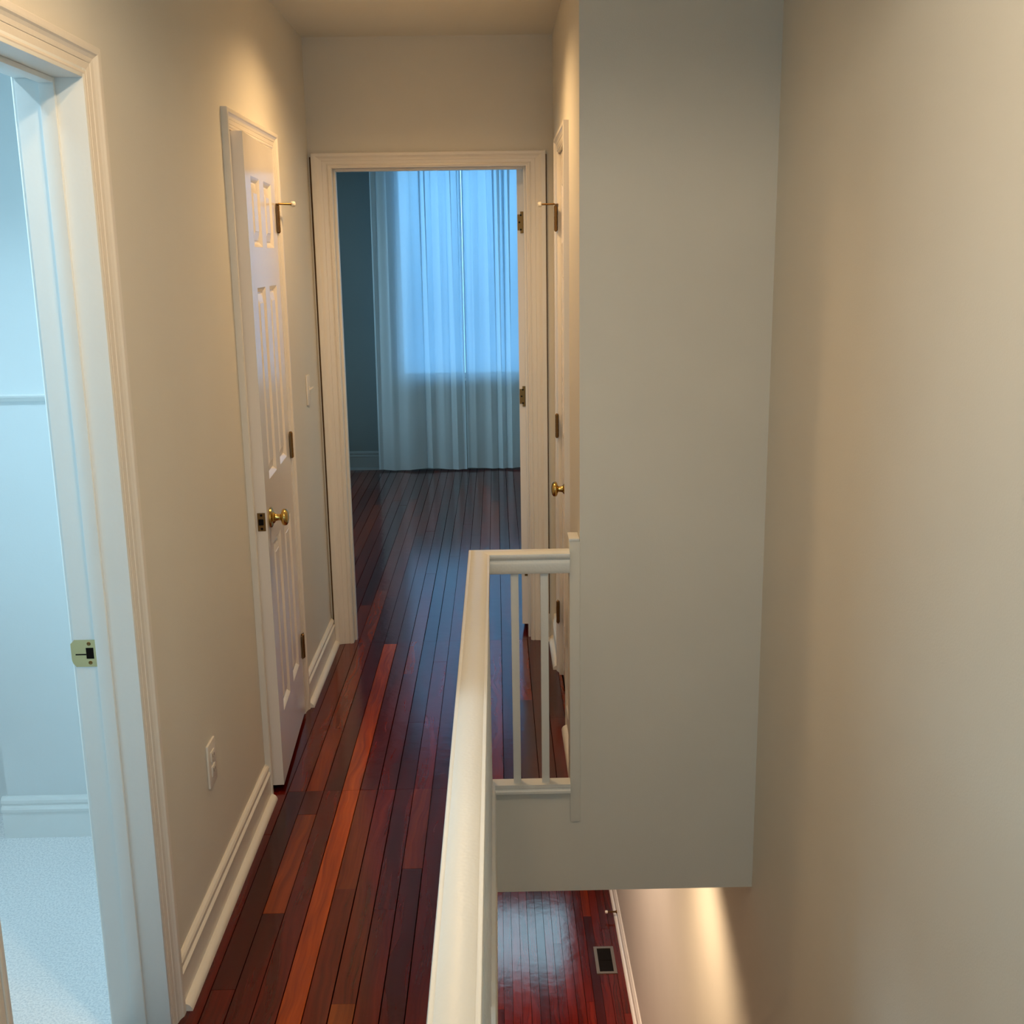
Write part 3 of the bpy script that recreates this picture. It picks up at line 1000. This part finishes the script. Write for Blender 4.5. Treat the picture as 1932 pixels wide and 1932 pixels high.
lathe(bm, [(0, 0), (.009, 0), (.011, .004), (.011, .014), (.008, .018), (0, .018)], (XW - .080, 7.24, LOW + .055), (-1, 0, 0), 14)
link('rubber_tip', bm, M_RUB, ds, smooth=40)

# ------------------------------------------------------------------ curtains
def curtain(name, xa, xb, label, seed, y0=8.900, shift=0.03):
    rnd = random.Random(seed)
    nx, nz = 190, 46
    zb, zt = .016, 2.455
    ph = [(rnd.uniform(.6, 1.3), rnd.uniform(0, 6.28)) for _ in range(6)]
    bm = bmesh.new()
    rows = []
    for j in range(nz + 1):
        t = j / nz
        z = zb + (zt - zb) * t
        row = []
        for i in range(nx + 1):
            s = i / nx
            w = xb - xa
            top = max(0, t - .15) / .85
            sw = s + .05 * math.sin(6.28 * s * 1.3 + ph[2][1]) + .022 * math.sin(6.28 * s * 3.1 + ph[4][1])
            ed = min(1.0, s / .05, (1 - s) / .05)
            A = (.012 + .022 * (.5 + .5 * math.sin(6.28 * s * 1.6 + ph[0][1]))) * ed
            p1 = 6.28 * sw * w / .125 + ph[1][1] + .8 * (1 - t) * math.sin(5 * s + ph[2][1])
            p2 = 6.28 * sw * w / .053 + ph[3][1] + 1.4 * (1 - t)
            f3 = math.sin(s * w * 15 + ph[4][1] + .6 * t)
            y = y0 + A * math.sin(p1) * (.45 + .55 * top) + .006 * ed * math.sin(p2) * (.15 + .85 * top) + .009 * f3 * (1 - .4 * t)
            x = xa + w * s + .024 * math.sin(2 * p1) * (.30 + .70 * top) * (A / .036) + shift * (1 - t) * min(0, s - .5)
            zz = z + (.006 * math.sin(9 * s + ph[5][1]) if j == 0 else 0)
            row.append(bm.verts.new((x, y, zz)))
        rows.append(row)
    for j in range(nz):
        for i in range(nx):
            bm.faces.new((rows[j][i], rows[j][i + 1], rows[j + 1][i + 1], rows[j + 1][i]))
    o = link(name, bm, M_SHEER, smooth=True)
    for p in o.data.polygons:
        p.use_smooth = True
    tag(o, label, 'curtain', 'sheer curtains at the bedroom window')
    # hems
    bm = bmesh.new()
    for edge in ('l', 'r'):
        i0, i1 = (0, 3) if edge == 'l' else (nx - 3, nx)
        prev = None
        for j in range(nz + 1):
            pr = []
            for i in (i0, i1):
                s = i / nx
                me = o.data.vertices[j * (nx + 1) + i].co
                pr.append(bm.verts.new((me.x, me.y - .0025, me.z)))
            if prev:
                bm.faces.new((prev[0], prev[1], pr[1], pr[0]))
            prev = pr
    link('side_hem', bm, M_SHEER, o)
    return o


curtain('sheer_curtain', -.945, -.252, 'sheer pale curtain panel hanging nearer the dark bedroom wall', 3)
curtain('sheer_curtain', -.248, .52, 'sheer pale curtain panel nearer the open bedroom door', 11, 8.905, 0.0)
rod = tag(empty('curtain_rod'), 'slim metal curtain rod above the bedroom window', 'curtain rod')
bm = bmesh.new()
lathe(bm, [(0, -.03), (.014, -.022), (.014, -.008), (.008, 0), (.008, 1.60), (.014, 1.608), (.014, 1.622), (0, 1.63)], (-1.02, 8.90, 2.468), (1, 0, 0), 14)
link('rod', bm, M_ROD, rod, smooth=40)
for x in (-.98, .54):
    boxo('bracket', x - .006, x + .006, 8.90, YB, 2.455, 2.462, M_ROD, rod)

# ------------------------------------------------------------------ recessed lamps
def downlight(name, x, y, z, power, label, size=math.radians(150), blend=.75, rad=.05, col=LAMP, lens=None):
    e = tag(empty(name), label, 'ceiling light', 'recessed ceiling lights')
    bm = bmesh.new()
    lathe(bm, [(.060, -.002), (.062, -.004), (.084, -.006), (.088, -.003), (.088, 0), (.060, 0), (.060, -.002)], (x, y, z), (0, 0, 1), 36)
    link('trim_ring', bm, M_BAFFLE, e, smooth=40)
    bm = bmesh.new()
    lathe(bm, [(0, -.0015), (.060, -.0015), (.060, -.0005), (0, -.0005)], (x, y, z), (0, 0, 1), 32)
    link('lens', bm, lens or M_LENS, e)
    l = bpy.data.lights.new(name, 'SPOT')
    l.energy = power
    l.color = col
    l.spot_size = size
    l.spot_blend = blend
    l.shadow_soft_size = rad
    lo = bpy.data.objects.new('lamp_beam', l)
    lo.location = (x, y, z - .012)
    COL.objects.link(lo)
    lo.parent = e
    return e


downlight('recessed_light', -.25, 3.78, CEIL, P_HALL, 'recessed warm ceiling light between the two closet doors')
downlight('recessed_light', -.25, 1.75, CEIL, P_NEAR, 'recessed warm ceiling light by the bathroom doorway', col=LAMP_NEAR)
downlight('recessed_light', .05, 1.25, CEIL, P_STAIR_FILL, 'added warm fill light in the ceiling above the head of the stairwell', size=math.radians(168), blend=.25, col=LAMP_STAIR_FILL)  # lamp added to brighten the stairwell's right and end walls
downlight('recessed_light', -1.35, 2.15, CEIL, 66.0, 'added cool white fill light in the bathroom ceiling', size=math.radians(112), blend=.6, col=(.62, .86, 1.0), lens=M_FILL_LENS)  # invented bathroom lamp, added to lift the floor's brightness
downlight('recessed_light', .30, 4.05, SOF, P_LOWER, 'recessed warm ceiling light over the storey below', size=math.radians(140), col=LAMP_LOW)
downlight('recessed_light', .05, 5.9, SOF, 205.0, 'recessed warm ceiling light further along the storey below', col=(1.0, .73, .55))
